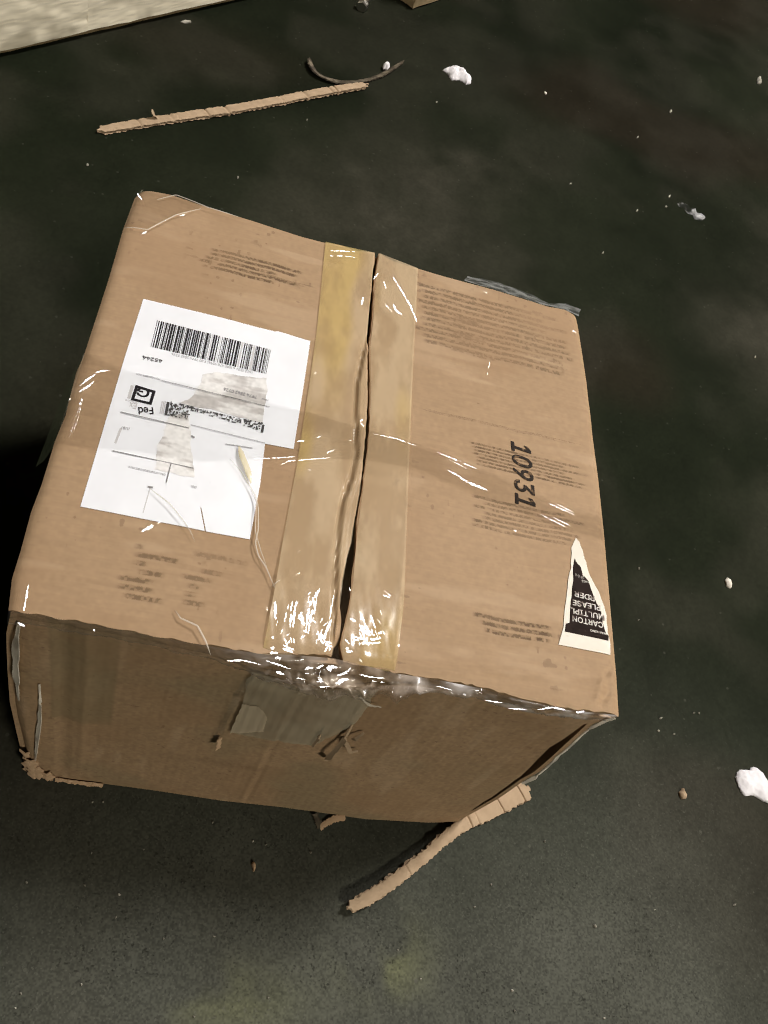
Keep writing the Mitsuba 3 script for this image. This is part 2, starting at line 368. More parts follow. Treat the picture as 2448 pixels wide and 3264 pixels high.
def front_relief(x, z):
    b = .0034 * (meshkit.fbm(np.stack([x * 14, 0 * x, z * 14], -1), 2, 8) - .5) + .0005 * (meshkit.noise(np.stack([x * 60, 0 * x, z * 60], -1), 9) - .5)
    t = np.clip((z - crease_b[2]) / (crease_a[2] - crease_b[2]), 0, 1)
    d = x - (crease_b[0] + (crease_a[0] - crease_b[0]) * t)
    inside = np.exp(-((t - .5) / .62) ** 8)
    b = b + inside * (.0013 * np.exp(-(d / .0016) ** 2) - .0010 * np.exp(-((d - .0045) / .0018) ** 2))
    b = b + .0016 * np.exp(-((x - .045) / .0035) ** 2) * np.clip((z - .02) / .05, 0, 1) - .0022 * np.exp(-((x - .030) / .0045) ** 2)   # buckles beside the left corner
    b = b + .0003 * np.sin(x * 2 * math.pi / .0072)
    return b


edge_fade = np.minimum(1, np.minimum(np.arange(110)[:, None], np.arange(109, -1, -1)[:, None]) / 3.0)
front_P[..., 1] -= front_relief(front_P[..., 0], front_P[..., 2]) * edge_fade
front_P[..., 1] += .007 * np.clip((.014 - np.arange(150)[None, :] * .4 / 150) / .014, 0, 1) ** 2
put(BOX + '__front_panel', slab(front_P, .004), 'kraft', 40)
_f = front_P.reshape(-1, 3)
_fl, _fn = LinearNDInterpolator(_f[:, [0, 2]], _f[:, 1]), NearestNDInterpolator(_f[:, [0, 2]], _f[:, 1])


def front_at(x, z):
    y = _fl(x, z); bad = np.isnan(y)
    if bad.any(): y = np.where(bad, _fn(x, z), y)
    return y


BL, BR = back_left[0].copy(), back_right[-1].copy()
down = lambda q: np.array([q[0], q[1], 0.0])
sh = lambda P, d: np.asarray(P) + np.asarray(d)


def side_bulge(P, axis, amount, seed):
    k = np.sin(np.linspace(0, math.pi, P.shape[0]))[:, None] * np.sin(np.linspace(0, math.pi, P.shape[1]))[None, :]
    P[..., axis] += amount * k + .002 * (meshkit.fbm(np.stack([P[..., 0] * 16, P[..., 1] * 16, P[..., 2] * 16], -1), 2, seed) - .5) * (k > .02)
    return P


low = np.array([0, 0, -.0045])
right_front = path([(1462, 2618), (1590, 2545), (1672, 2487), (1715, 2464), (1790, 2400), (1894, 2305), (1972, 2284)], on_front, .006)
right_front[0, 2] = 0.0
right_top = edge_right[:].copy() + low + [-.0015, 0, 0]
rp = coons(np.array([right_front[0], down(BR)]), right_top, right_front, np.array([down(BR), BR + low]), 60, 40)
put(BOX + '__side_panel', slab(side_bulge(rp, 0, .004, 11), .004), 'kraft', 40)
left_top = edge_left[::-1].copy() + low + [.0015, 0, 0]
left_front = left_rim.copy() + [0, .001, 0]
lp = coons(np.array([down(BL), left_front[0]]), left_top, np.array([down(BL), BL + low]), np.vstack([left_front[:-1], left_top[-1:]]), 60, 40)
put(BOX + '__side_panel_001', slab(side_bulge(lp, 0, -.007, 12), .004), 'kraft', 40)
bp = coons(np.array([down(BR), down(BL)]), np.vstack([back_right[::-1], back_left[::-1]]) + low + [0, -.0015, 0], np.array([down(BR), BR + low]), np.array([down(BL), BL + low]), 60, 40)
put(BOX + '__back_panel', slab(side_bulge(bp, 1, .003, 13), .004), 'kraft', 40)
put(BOX + '__bottom_panel', trimesh.creation.box((.38, .37, .004)).apply_translation((.2, .2, .006)), 'kraft')
labels[BOX + '__front_panel'] = {'label': 'shaded front panel with grey tape patch and torn paper slivers'}


# draping helpers -----------------------------------------------------------------------------------
def solid(poly):
    poly = poly.buffer(0)
    return max(poly.geoms, key=lambda g: g.area) if hasattr(poly, 'geoms') else poly


def flat_poly(poly, size):
    v, f = trimesh.creation.triangulate_polygon(solid(poly), engine='earcut')
    v, f = trimesh.remesh.subdivide_to_size(np.c_[v, np.zeros(len(v))], f, size, max_iter=14)
    return trimesh.Trimesh(v, f, process=True)


def drape(mesh, lift, thick=0.0):
    """lay a flat mesh (z = 0, world x and y) on the lid"""
    v = np.array(mesh.vertices); v[:, 2] = v[:, 2] + top_at(v[:, 0], v[:, 1]) + lift
    return trimesh.Trimesh(v, mesh.faces, process=False)


def sheet(poly, lift, thick, size=.006):
    """a thin solid sheet on the lid"""
    poly = solid(poly)
    m = trimesh.creation.extrude_polygon(poly, thick, engine='earcut')
    v, f = trimesh.remesh.subdivide_to_size(m.vertices, m.faces, size, max_iter=14)
    return drape(trimesh.Trimesh(v, f, process=True), lift)


def top_poly(pts):
    return sg.Polygon([on_top(*p)[:2] for p in pts])


def crop(pts, x0, y0, s):
    return [(x0 + s * a, y0 + s * b) for a, b in pts]


def rag(pts, k, a, closed=False):
    ends = list(pts) + ([pts[0]] if closed else [])
    fine = [np.array(p) * (1 - t) + np.array(q) * t for p, q in zip(ends, ends[1:]) for t in np.linspace(0, 1, k, endpoint=False)] + ([] if closed else [np.array(pts[-1])])
    return [(q[0] + a * (random.random() - .5), q[1] + a * (random.random() - .5)) for q in fine]


def bars(quads):
    parts = []
    for q in quads:
        p = sg.Polygon(q)
        if p.area > 1e-10: parts.append(trimesh.creation.extrude_polygon(p.convex_hull, .00012, engine='earcut'))
    return trimesh.util.concatenate(parts)


def line_quad(a, b, w):
    a, b = np.array(a[:2]), np.array(b[:2]); d = b - a; d = d / np.linalg.norm(d); n = np.array([-d[1], d[0]]) * w / 2
    return [a + n, b + n, b - n, a - n]


def text_between(text, p0, p1, height, bold=False, slant=0.0, where=on_top):
    """lettering whose baseline runs from photo point p0 to p1 on the lid"""
    a, b = where(*p0)[:2], where(*p1)[:2]
    m = meshkit.text_mesh(text, height, .00012, bold)
    v = np.array(m.vertices); v[:, 0] += slant * v[:, 1]
    v[:, 0] = (v[:, 0] - v[:, 0].min()) / (v[:, 0].max() - v[:, 0].min()) * np.linalg.norm(b - a)
    t = math.atan2(*(b - a)[::-1]); c, s = math.cos(t), math.sin(t)
    x, y = a[0] + c * v[:, 0] - s * v[:, 1], a[1] + s * v[:, 0] + c * v[:, 1]
    return trimesh.Trimesh(np.c_[x, y, v[:, 2]], m.faces, process=False)


# ------------------------------------------------------------------ shipping label
LAB = BOX + '__shipping_label'
L1 = lambda pts: crop(pts, 240, 930, .4581)      # where each point was read from the photograph
L2 = lambda pts: crop(pts, 240, 1230, .4581)
outline = [(457, 951), (878, 1058), (883, 1056), (989, 1088), (968, 1230), (936, 1431), (845, 1414), (829, 1546), (796, 1720), (656, 1696), (641, 1622), (637, 1618), (652, 1695), (496, 1664), (256, 1615), (340, 1330), (400, 1130)]
put(LAB + '__sheet', sheet(top_poly(outline), .0003, .0003), 'label_paper')
labels[LAB] = {'label': 'white shipping label printed upside down, partly peeled grey'}
q00, q10, q01, q11 = [on_top(*p)[:2] for p in L1([(570, 200), (1360, 405), (525, 382), (1328, 572)])]
bl = lambda u, v: (1 - v) * ((1 - u) * q00 + u * q10) + v * ((1 - u) * q01 + u * q11)
u, quads, light = 0.0, [], []
r2 = random.Random(3)
while u < 1:
    w = r2.choice([1, 1, 2, 2, 3, 4]) * .0047; g = r2.choice([1, 1, 2, 1, 2]) * .0047
    (light if (r2.random() < .08) else quads).append([bl(u, 0), bl(min(u + w, 1), 0), bl(min(u + w, 1), 1), bl(u, 1)]); u += w + g
put(LAB + '__barcode', drape(bars(quads), .0008), 'black_ink')
put(LAB + '__faded_bar', drape(bars(light), .0008), 'pale_ink')


def lettering(key, items, ink, lift=.0008):
    for k, i in enumerate(items):
        put(key + (f'_{k:03d}' if k else ''), drape(text_between(*i), lift), ink)


def marks(key, quads, ink, lift):
    for k, q in enumerate(quads):
        put(key + (f'_{k:03d}' if k else ''), drape(bars([q]), lift), ink)



lettering(LAB + '__postal_code', [('45244', *L1([(608, 472), (470, 443)]), .0034, True)], 'black_ink')
lettering(LAB + '__barcode_number', [('9622 0131 4 (000 470 9096) 9 00 7974 2562 0726', *L1([(1238, 556), (672, 426)]), .0021)], 'grey_ink')
lettering(LAB + '__tracking_number', [('7974 2562 0726', *L1([(1265, 726), (1035, 668)]), .0027, True), ('TRK#', *L1([(1345, 755), (1296, 742)]), .0013)], 'grey_ink', .0013)
lettering(LAB + '__small_print', [('PO NUMBER 000', *L1([(592, 604), (428, 566)]), .0015), ('(US)', *L2([(378, 292), (325, 282)]), .0022),
                                  ('CAD: 000000000/INET0000', *L2([(627, 618), (372, 560)]), .0016), ('(00)', *L2([(846, 704), (806, 696)]), .0018)], 'grey_ink')
lettering(LAB + '__carrier_word', [('Fed', *L2([(540, 148), (437, 148)]), .0060, True)], 'black_ink')
lettering(LAB + '__carrier_word_faded', [('Ex', *L2([(432, 122), (380, 112)]), .0050, True), ('Ground', *L2([(440, 110), (350, 92)]), .0016)], 'pale_ink')
fr = [np.array(on_top(*p)[:2]) for p in L1([(420, 648), (560, 690), (530, 786), (386, 752)])]
ring = sg.Polygon(fr).buffer(0); ring = ring.difference(ring.buffer(-.0021, join_style=2))
put(LAB + '__logo_frame', drape(trimesh.creation.extrude_polygon(ring, .00012, engine='earcut'), .0008), 'black_ink')
lettering(LAB + '__logo_letter', [('G', *L1([(524, 682), (438, 660)]), .0078, True)], 'black_ink')
rules = [line_quad(on_top(*a), on_top(*b), w) for (a, b), w in (
    (L1([(600, 620), (1350, 806)]), .0005), (L2([(316, 184), (790, 296)]), .0007), (L2([(800, 272), (1320, 402)]), .0004),
    (L2([(258, 454), (822, 578)]), .0006), (L2([(666, 545), (632, 682)]), .0006), (L2([(1045, 408), (1232, 436)]), .0005), (L2([(505, 708), (540, 716)]), .0010), (L2([(808, 350), (828, 364)]), .0012))]
marks(LAB + '__rule_line', rules, 'grey_ink', .0013)
faint = [line_quad(on_top(*a), on_top(*b), w) for (a, b), w in ((L2([(318, 292), (278, 398)]), .0016), (L1([(398, 650), (372, 742)]), .0022), (L2([(520, 712), (470, 890)]), .0007))]
marks(LAB + '__faint_mark', faint, 'pale_ink', .0006)
# grey bruised zones where the paper face has been pulled off
peel1 = top_poly(rag(L2([(655, 215), (780, 180), (800, 280), (802, 400), (818, 520), (832, 640), (700, 622), (556, 582), (560, 480), (575, 400), (622, 345), (618, 310), (640, 240)]), 4, 5, True))
peel2 = top_poly(rag(L1([(885, 575), (960, 560), (1060, 565), (1150, 590), (1330, 600), (1335, 700), (1318, 800), (1300, 915), (1180, 880), (1000, 830), (790, 790), (720, 770), (800, 740), (870, 640)]), 4, 5, True))
for k, p in enumerate((peel1, peel2)):
    m = sheet(p, .00063, .0002, .0025); v = np.array(m.vertices)
    v[:, 2] += .00035 * (meshkit.fbm(np.stack([v[:, 0] * 90, v[:, 1] * 260, 0 * v[:, 0]], -1), 2, 21)) * 0.5
    put(LAB + '__peeled_patch' + ('_001' if k else ''), trimesh.Trimesh(v, m.faces, process=False), 'peeled_paper', 60)
# stacked two-dimensional bar code, cut by the pale diagonal
code = []
for a, b in ((L2([(606, 104), (590, 190)])), (L2([(618, 104), (602, 194)])), (L2([(628, 106), (612, 197)]))):
    code.append(line_quad(on_top(*a), on_top(*b), .0006))
put(LAB + '__stacked_code_001', drape(bars(code), .0009), 'pale_ink')
code = [line_quad(on_top(*L2([(648, 112)])[0]), on_top(*L2([(630, 204)])[0]), .0019), line_quad(on_top(*L2([(1308, 275)])[0]), on_top(*L2([(1298, 328)])[0]), .0017)]
area = sg.Polygon([on_top(*p)[:2] for p in L2([(665, 108), (800, 142), (960, 180), (1130, 218), (1310, 258), (1282, 318), (1150, 268), (980, 220), (800, 168), (785, 236), (640, 208)])])
ax = np.array(on_top(*L2([(1310, 252)])[0])[:2]) - np.array(on_top(*L2([(665, 108)])[0])[:2]); ax /= np.linalg.norm(ax); ay = np.array([ax[1], -ax[0]]); o = np.array(on_top(*L2([(665, 108)])[0])[:2])
cw, ch = .00075, .0011
for i in range(130):
    for j in range(-3, 18):
        c = o + ax * i * cw + ay * j * ch
        if r2.random() < .42 and area.contains(sg.Point(c + ax * cw / 2 + ay * ch / 2)):
            code.append([c, c + ax * cw, c + ax * cw + ay * ch, c + ay * ch])
put(LAB + '__stacked_code', drape(bars(code), .00105), 'code_ink')

# ------------------------------------------------------------------ torn sticker and stamped number
TOR = BOX + '__torn_sticker'
S = lambda pts: crop(pts, 1700, 1650, .3164)


torn = rag(S([(430, 210), (462, 245), (520, 420), (562, 560), (622, 680), (684, 800), (742, 980), (752, 1150)]), 4, 3.4) + S([(780, 1258), (776, 1382), (250, 1282)]) + rag(S([(300, 1100), (320, 900), (345, 700), (380, 500), (385, 300)]), 4, 3.4)
dark = rag(S([(415, 415), (432, 450), (480, 510), (497, 575), (557, 640), (592, 760), (640, 870), (682, 950), (704, 1080), (732, 1170), (762, 1192)]), 3, 2.5) + S([(756, 1242), (315, 1150), (325, 1070), (365, 1060)]) + rag(S([(368, 960), (380, 850), (400, 640), (400, 500)]), 3, 2.5)
put(TOR + '__paper', sheet(top_poly(torn), .0003, .0004, .004), 'cream_paper')
put(TOR + '__dark_print', sheet(top_poly(dark), .0009, .0001, .004), 'brown_black_ink')
labels[TOR] = {'label': 'torn triangular remnant of a dark printed sticker near right edge'}
lettering(TOR + '__lettering', [('CARTON', *S([(697, 1062), (388, 990)]), .0044, True), ('MULTIPL', *S([(712, 985), (372, 908)]), .0044, True),
                                ('PLEASE', *S([(672, 892), (392, 828)]), .0044, True), ('RDER', *S([(612, 796), (412, 742)]), .0044, True),
                                ('WARNING', *S([(735, 1166), (566, 1128)]), .0017, True), ('THIS', *S([(552, 640), (482, 630)]), .0020), ('OF THE', *S([(508, 598), (418, 568)]), .0020)], 'stamp_white', .0013)
# slanted stamped digits, reading towards the front edge
lettering(BOX + '__stamped_number', [('10931', (1631, 1404), (1645, 1606), .0160, True, .20)], 'number_ink', .0004)
labels[BOX + '__stamped_number'] = {'label': 'black stamped number 10931 on the right flap'}

# ------------------------------------------------------------------ clear tape and film
VIEW = lambda p: (EYE - p) / np.linalg.norm(EYE - p)
LAMP0 = np.array(LAMPS[0][0])


def film_grid(P, key, bsdf):
    put(key, quad_mesh(P), bsdf, True)


def wrinkle(x, y, s, seed):
    return meshkit.fbm(np.stack([x * s, y * s * .3, 0 * x], -1), 2, seed) - .5


def tape(edge_out, edge_seam, key, seed, n=90, m=260):
    a, b = resample(edge_out, m), resample(edge_seam, m)
    u = np.linspace(0, 1, n)[None, :, None]
    P = a[:, None] * (1 - u) + b[:, None] * u
    x, y = P[..., 0], P[..., 1]
    near = np.clip(1.25 - y / .062, 0, 1) ** 1.2
    z = top_at(x, y) + .0016
    hump = np.exp(-((y - .052) / .030) ** 2)                                        # loose tape, falling towards the front edge
    q = meshkit.fbm(np.stack([x * 105 + y * 22, y * 30, 0 * x + seed], -1), 2, seed)
    z = z + .0016 * hump + (.05 + near) * .0016 * q
    z = z + (.10 + near) * .00040 * meshkit.noise(np.stack([x * 300 + y * 40, y * 120, 0 * x], -1), seed + 1)
    z = z - .004 * np.clip((.012 - y) / .012, 0, 1) ** 2
    P[..., 2] = z
    film_grid(P, key, bsdf='tape_film')


tape(path([(835, 2084), (870, 1900), (905, 1700), (943, 1500), (985, 1230), (1010, 1050), (1037, 774)], on_top),
     path([(1060, 2086), (1074, 1977), (1089, 1859), (1104, 1781), (1118, 1734), (1128, 1663), (1146, 1569), (1158, 1440), (1166, 1351), (1170, 1242), (1166, 1110), (1174, 1015), (1187, 874), (1192, 810)], on_top), BOX + '__packing_tape', 31)
tape(path([(1098, 2108), (1090, 2080), (1088, 2050), (1099, 1996), (1112, 1938), (1122, 1867), (1136, 1714), (1155, 1569), (1171, 1440), (1178, 1351), (1182, 1242), (1180, 1110), (1190, 1015), (1198, 874), (1209, 812)], on_top),
     path([(1258, 2142), (1280, 1960), (1290, 1800), (1296, 1640), (1304, 1420), (1315, 1200), (1322, 1060), (1330, 860)], on_top), BOX + '__packing_tape_001', 37)
labels[BOX + '__packing_tape'] = {'label': 'yellowed clear tape left of the open seam'}
labels[BOX + '__packing_tape_001'] = {'label': 'yellowed clear tape right of the open seam'}

# a wide clear band running across the lid from the left side, over the label, to the right side
ba = path([(150, 1330), (205, 1190), (262, 1130), (420, 1190), (640, 1235), (990, 1320), (1190, 1380), (1330, 1420), (1510, 1490), (1830, 1632), (1925, 1650)], on_top)
bb = path([(110, 1420), (140, 1440), (185, 1420), (420, 1440), (640, 1475), (930, 1462), (1160, 1470), (1330, 1500), (1490, 1570), (1800, 1690), (1935, 1730)], on_top)
n, m = 60, 240
a, b = resample(ba, m), resample(bb, m); u = np.linspace(0, 1, n)[None, :, None]
P = a[:, None] * (1 - u) + b[:, None] * u
x, y = P[..., 0], P[..., 1]
P[..., 2] = np.where(x < .004, H - 2.2 * np.maximum(0, -(x + .004)), top_at(np.clip(x, .004, .4), y)) + .0021 + .0007 * (meshkit.fbm(np.stack([x * 60, y * 90, 0 * x], -1), 2, 41) - .5)
film_grid(P, BOX + '__clear_band', 'wrap_film')
labels[BOX + '__clear_band'] = {'label': 'wide clear film band across the lid and over the label'}

# film tucked over the back left corner, and the fringe behind the back edge
P = coons(path([(395, 722), (470, 735), (560, 690), (640, 668)], on_top), path([(452, 604), (500, 610), (560, 622), (650, 655)], on_top), path([(395, 722), (452, 604)], on_top), path([(640, 668), (650, 655)], on_top), 60, 40)
P[..., 2] = top_at(P[..., 0], P[..., 1]) + .0018 + .002 * (meshkit.fbm(np.stack([P[..., 0] * 70, P[..., 1] * 70, 0 * P[..., 0]], -1), 2, 43) - .4)
film_grid(P, BOX + '__corner_film', 'wrap_film')
fr0 = path([(1480, 895), (1586, 926), (1682, 955), (1745, 976), (1798, 986), (1843, 1008)], on_top, -.003)
fr1 = path([(1490, 880), (1570, 895), (1690, 935), (1748, 966), (1810, 970), (1852, 985)], on_top, -.010)
a, b = resample(fr0, 90), resample(fr1, 90); u = np.linspace(0, 1, 14)[None, :, None]
P = a[:, None] * (1 - u) + b[:, None] * u
P += .0022 * (np.stack([meshkit.fbm(P * 110 + k, 2, 45 + k) for k in range(3)], -1) - .5)
film_grid(P, BOX + '__film_fringe', 'fringe_film')

# crumpled film hanging from the front edge of the lid
st = path([(27, 1946), (81, 1954), (271, 1986), (467, 2024), (651, 2057), (830, 2084), (940, 2088), (1062, 2098), (1182, 2126), (1259, 2146), (1400, 2168), (1542, 2196), (1637, 2225), (1803, 2262), (1972, 2280)], on_top, .0005)
sb = path([(30, 1985), (81, 1984), (271, 2017), (461, 2050), (678, 2098), (814, 2147), (880, 2170), (1009, 2194), (1110, 2190), (1230, 2184), (1327, 2186), (1500, 2213), (1590, 2250), (1732, 2272), (1922, 2288)], on_front, -.003)
a, b = resample(st, 420), resample(sb, 420); u = np.linspace(0, 1, 36)[None, :, None]
P = a[:, None] * (1 - u) + b[:, None] * u
mid = np.exp(-((P[..., 0] - .215) / .055) ** 2); edge = np.sin(u[..., 0] * math.pi) ** .5
crump = (meshkit.fbm(P * np.array([90, 60, 120]), 3, 51) - .5)
ridged = np.abs(meshkit.fbm(P * np.array([150, 100, 150]) + 9, 2, 53) - .5)
P[..., 1] -= edge * (.003 + .011 * mid + (.005 + .010 * mid) * crump - .010 * ridged * (.4 + mid))
P[..., 2] += edge * (.003 + .006 * mid) * (meshkit.fbm(P * np.array([120, 60, 90]) + 5, 2, 55) - .5)
film_grid(P, BOX + '__film_skirt', 'skirt_film')
labels[BOX + '__film_skirt'] = {'label': 'crumpled clear film hanging over the front edge of the lid'}


# creases of the film and tape, which catch the ceiling lamp
def crease(pts, width, key, lift=.0024, bsdf='crease_film', front=None, seg=.0028):
    Q = path(pts, on_top, lift) if front is None else path(pts, on_front, front)
    L = np.linalg.norm(np.diff(Q, axis=0), axis=1).sum(); n = max(2, int(L / seg) + 1)
    Q = resample(Q, n + 1); parts = []
    lanes = max(1, int(round(width / .0022)))
    for i in range(n):
        for lane in range(lanes):
            if lanes > 1 and rng.random() < .08: continue
            c = (Q[i] + Q[i + 1]) / 2
            t = Q[i + 1] - Q[i]; l = np.linalg.norm(t) * rng.uniform(1.2, 1.7); t = t / np.linalg.norm(t)
            c = c + np.cross([0, 0, 1.0], t) * ((lane + .5) / lanes - .5 + rng.uniform(-.1, .1)) * width * (1 if lanes > 1 else 0) + t * rng.uniform(-.12, .12) * l
            if front is None: c[2] = top_at(np.array([c[0]]), np.array([c[1]]))[0] + lift
            h = VIEW(c) + (LAMP0 + [rng.uniform(-.25, .25), rng.uniform(-.5, .5), 0] - c) / np.linalg.norm(LAMP0 - c)
            h /= np.linalg.norm(h)
            t = t - h * (t @ h); t /= np.linalg.norm(t); q = np.cross(h, t)
            w = (width / lanes) * (.5 + .5 * math.sin(math.pi * (i + .5) / n)) * rng.uniform(.75, 1.3) / 2
            k = rng.uniform(.5, .95, 2)
            parts.append(trimesh.Trimesh([c - t * l * .55, c - t * l * .1 + q * w * k[0], c + t * l * .2 + q * w, c + t * l * .55, c + t * l * .1 - q * w * k[1], c - t * l * .25 - q * w],
                                         [[0, 5, 1], [5, 4, 1], [4, 2, 1], [4, 3, 2]], process=False))
    if not parts: return
    if bsdf == 'crease_film' and (width < .00115 or rng.random() < .18): bsdf = 'dim_crease_film'
    put(key, trimesh.util.concatenate(parts), bsdf)


STREAKS = [
    ([(1253, 884), (1283, 931), (1309, 975), (1329, 1022)], .0020), ([(1254, 968), (1262, 987), (1283, 1001)], .0024), ([(1224, 898), (1231, 918)], .0014),
    ([(1157, 950), (1153, 970)], .0022), ([(1055, 798), (1092, 799), (1132, 802)], .0013), ([(1055, 814), (1092, 814), (1132, 819)], .0013),
    ([(1190, 888), (1205, 872)], .0012), ([(1228, 968), (1248, 988)], .0009),
    ([(254, 1228), (278, 1209), (303, 1193)], .0018), ([(252, 1246), (278, 1233), (298, 1216)], .0016), ([(306, 1186), (325, 1181), (348, 1179)], .0015), ([(218, 1265), (226, 1260)], .0016),
    ([(893, 1481), (922, 1467), (987, 1463), (1054, 1458)], .0010), ([(815, 1460), (880, 1458), (936, 1454)], .0010),
    ([(1191, 1383), (1265, 1399), (1328, 1422)], .0011), ([(1395, 1444), (1445, 1464), (1519, 1495)], .0013), ([(1430, 1466), (1490, 1496)], .0006),
    ([(1428, 1500), (1466, 1520)], .0018), ([(1466, 1523), (1504, 1543), (1552, 1562)], .0026),
    ([(1751, 1604), (1830, 1640)], .0011), ([(1775, 1605), (1830, 1634)], .0009), ([(1727, 1639), (1803, 1678)], .0010), ([(1768, 1649), (1818, 1675)], .0010),
    ([(455, 1693), (485, 1678), (510, 1665)], .0022), ([(572, 690), (590, 686)], .0014), ([(452, 748), (468, 740)], .0016), ([(440, 620), (450, 634)], .0016),
    ([(952, 1405), (972, 1404)], .0014), ([(1042, 1442), (1066, 1433)], .0014), ([(1010, 1394), (1024, 1388)], .0010), ([(985, 1496), (998, 1499)], .0010), ([(1108, 1402), (1120, 1402)], .0012),
    ([(1150, 1350), (1160, 1360)], .0020), ([(1148, 1345), (1155, 1338)], .0014), ([(1003, 1188), (1015, 1183)], .0010), ([(946, 1760), (966, 1752)], .0008), ([(934, 1838), (956, 1826)], .0008), ([(1640, 1688), (1648, 1690)], .0018),
    ([(1540, 928), (1552, 934)], .0012), ([(1826, 1056), (1842, 1062)], .0016), ([(76, 1940), (84, 1900), (90, 1865)], .0016), ([(1562, 1152), (1556, 1190)], .0008),
]
for k, (pts, w) in enumerate(STREAKS):
    crease(pts, w, BOX + '__film_crease' + (f'_{k:03d}' if k else ''))
TP = lambda *p: crop(p, 700, 1700, .4822)
TAPE_GLINTS = [(TP((660, 370), (630, 420), (600, 470)), .0022), (TP((612, 450), (598, 540), (578, 640)), .0040), (TP((492, 450), (484, 530), (474, 620)), .0044), (TP((545, 540), (560, 600)), .0026), (TP((642, 430), (620, 560)), .0016),
               (TP((742, 570), (715, 630), (690, 690)), .0022), (TP((756, 400), (730, 560)), .0010), (TP((370, 450), (370, 560)), .0026), (TP((455, 480), (430, 580)), .0018), (TP((585, 400), (600, 392)), .0018), (TP((348, 680), (356, 695)), .0020),
               (TP((338, 770), (380, 775)), .0052), (TP((430, 750), (490, 780)), .0036), (TP((660, 655), (690, 720)), .0036), (TP((700, 720), (740, 735)), .0044), (TP((520, 560), (545, 520)), .0020), (TP((555, 640), (590, 660)), .0022), (TP((640, 665), (655, 645)), .0016),
               (TP((930, 520), (960, 590), (990, 650)), .0018), (TP((920, 620), (960, 630), (1000, 660)), .0050), (TP((890, 690), (975, 712), (1060, 710)), .0050), (TP((1000, 540), (1030, 620)), .0020), (TP((840, 770), (882, 770)), .0046), (TP((868, 560), (900, 580)), .0026),
               (TP((1050, 660), (1072, 650)), .0022), (TP((930, 832), (962, 870)), .0018), (TP((1180, 736), (1192, 742)), .0020), (TP((470, 690), (480, 720)), .0016), (TP((600, 560), (640, 590)), .0016), (TP((505, 470), (520, 450)), .0014), (TP((1010, 660), (1025, 668)), .0018)]
for k, (pts, w) in enumerate(TAPE_GLINTS):
    crease(pts, w, BOX + f'__tape_crease' + (f'_{k:03d}' if k else ''), lift=.0062, seg=.0034)
FINE, crease_put = [], put
put = lambda key, mesh, bsdf, *a: FINE.append(mesh)
for k in range(46):
    fx = rng.uniform(845, 1250); fy = 2092 - abs(rng.normal(0, 70)) - 12
    if abs(fx - 1085) < 26 or fy < 1780: continue
    ln = rng.uniform(6, 26); an = rng.normal(1.25 if fx < 1085 else 1.95, .35)
    crease([(fx, fy), (fx + ln * math.cos(an), fy - ln * math.sin(an))], rng.uniform(.0006, .0015), 'fine', lift=.0062, seg=.003)
put = crease_put
put(BOX + '__fine_creases', trimesh.util.concatenate(FINE), 'dim_crease_film')
labels[BOX + '__fine_creases'] = {'kind': 'stuff'}
GLINTS = [([(850, 2106), (885, 2118), (925, 2132)], .0014), ([(884, 2141), (902, 2150)], .0022), ([(974, 2134), (990, 2124), (1000, 2136)], .0020), ([(1012, 2130), (1026, 2122)], .0022),
          ([(1045, 2138), (1058, 2122), (1072, 2130)], .0026), ([(1076, 2154), (1100, 2146), (1116, 2132)], .0012), ([(1072, 2180), (1096, 2166), (1110, 2164)], .0030), ([(1000, 2172), (1030, 2174)], .0012),
          ([(960, 2150), (985, 2146)], .0012), ([(1018, 2158), (1024, 2174)], .0012), ([(1148, 2150), (1178, 2158), (1228, 2162)], .0012), ([(1184, 2170), (1226, 2176)], .0010), ([(880, 2096), (910, 2102)], .0026),
          ([(948, 2162), (972, 2166)], .0010), ([(1020, 2190), (1048, 2188)], .0014), ([(296, 2008), (302, 2010)], .0020), ([(726, 2108), (770, 2104), (830, 2118)], .0012), ([(1620, 2258), (1680, 2262)], .0012),
          ([(1718, 2262), (1760, 2254), (1800, 2262)], .0016), ([(1840, 2272), (1862, 2266)], .0020), ([(1545, 2232), (1600, 2240)], .0010), ([(1392, 2186), (1440, 2200)], .0008), ([(60, 1984), (75, 1996)], .0016)]
for k, (pts, w) in enumerate(GLINTS):
    crease(pts, w, BOX + f'__film_crease_{k + len(STREAKS):03d}', front=-.0190)

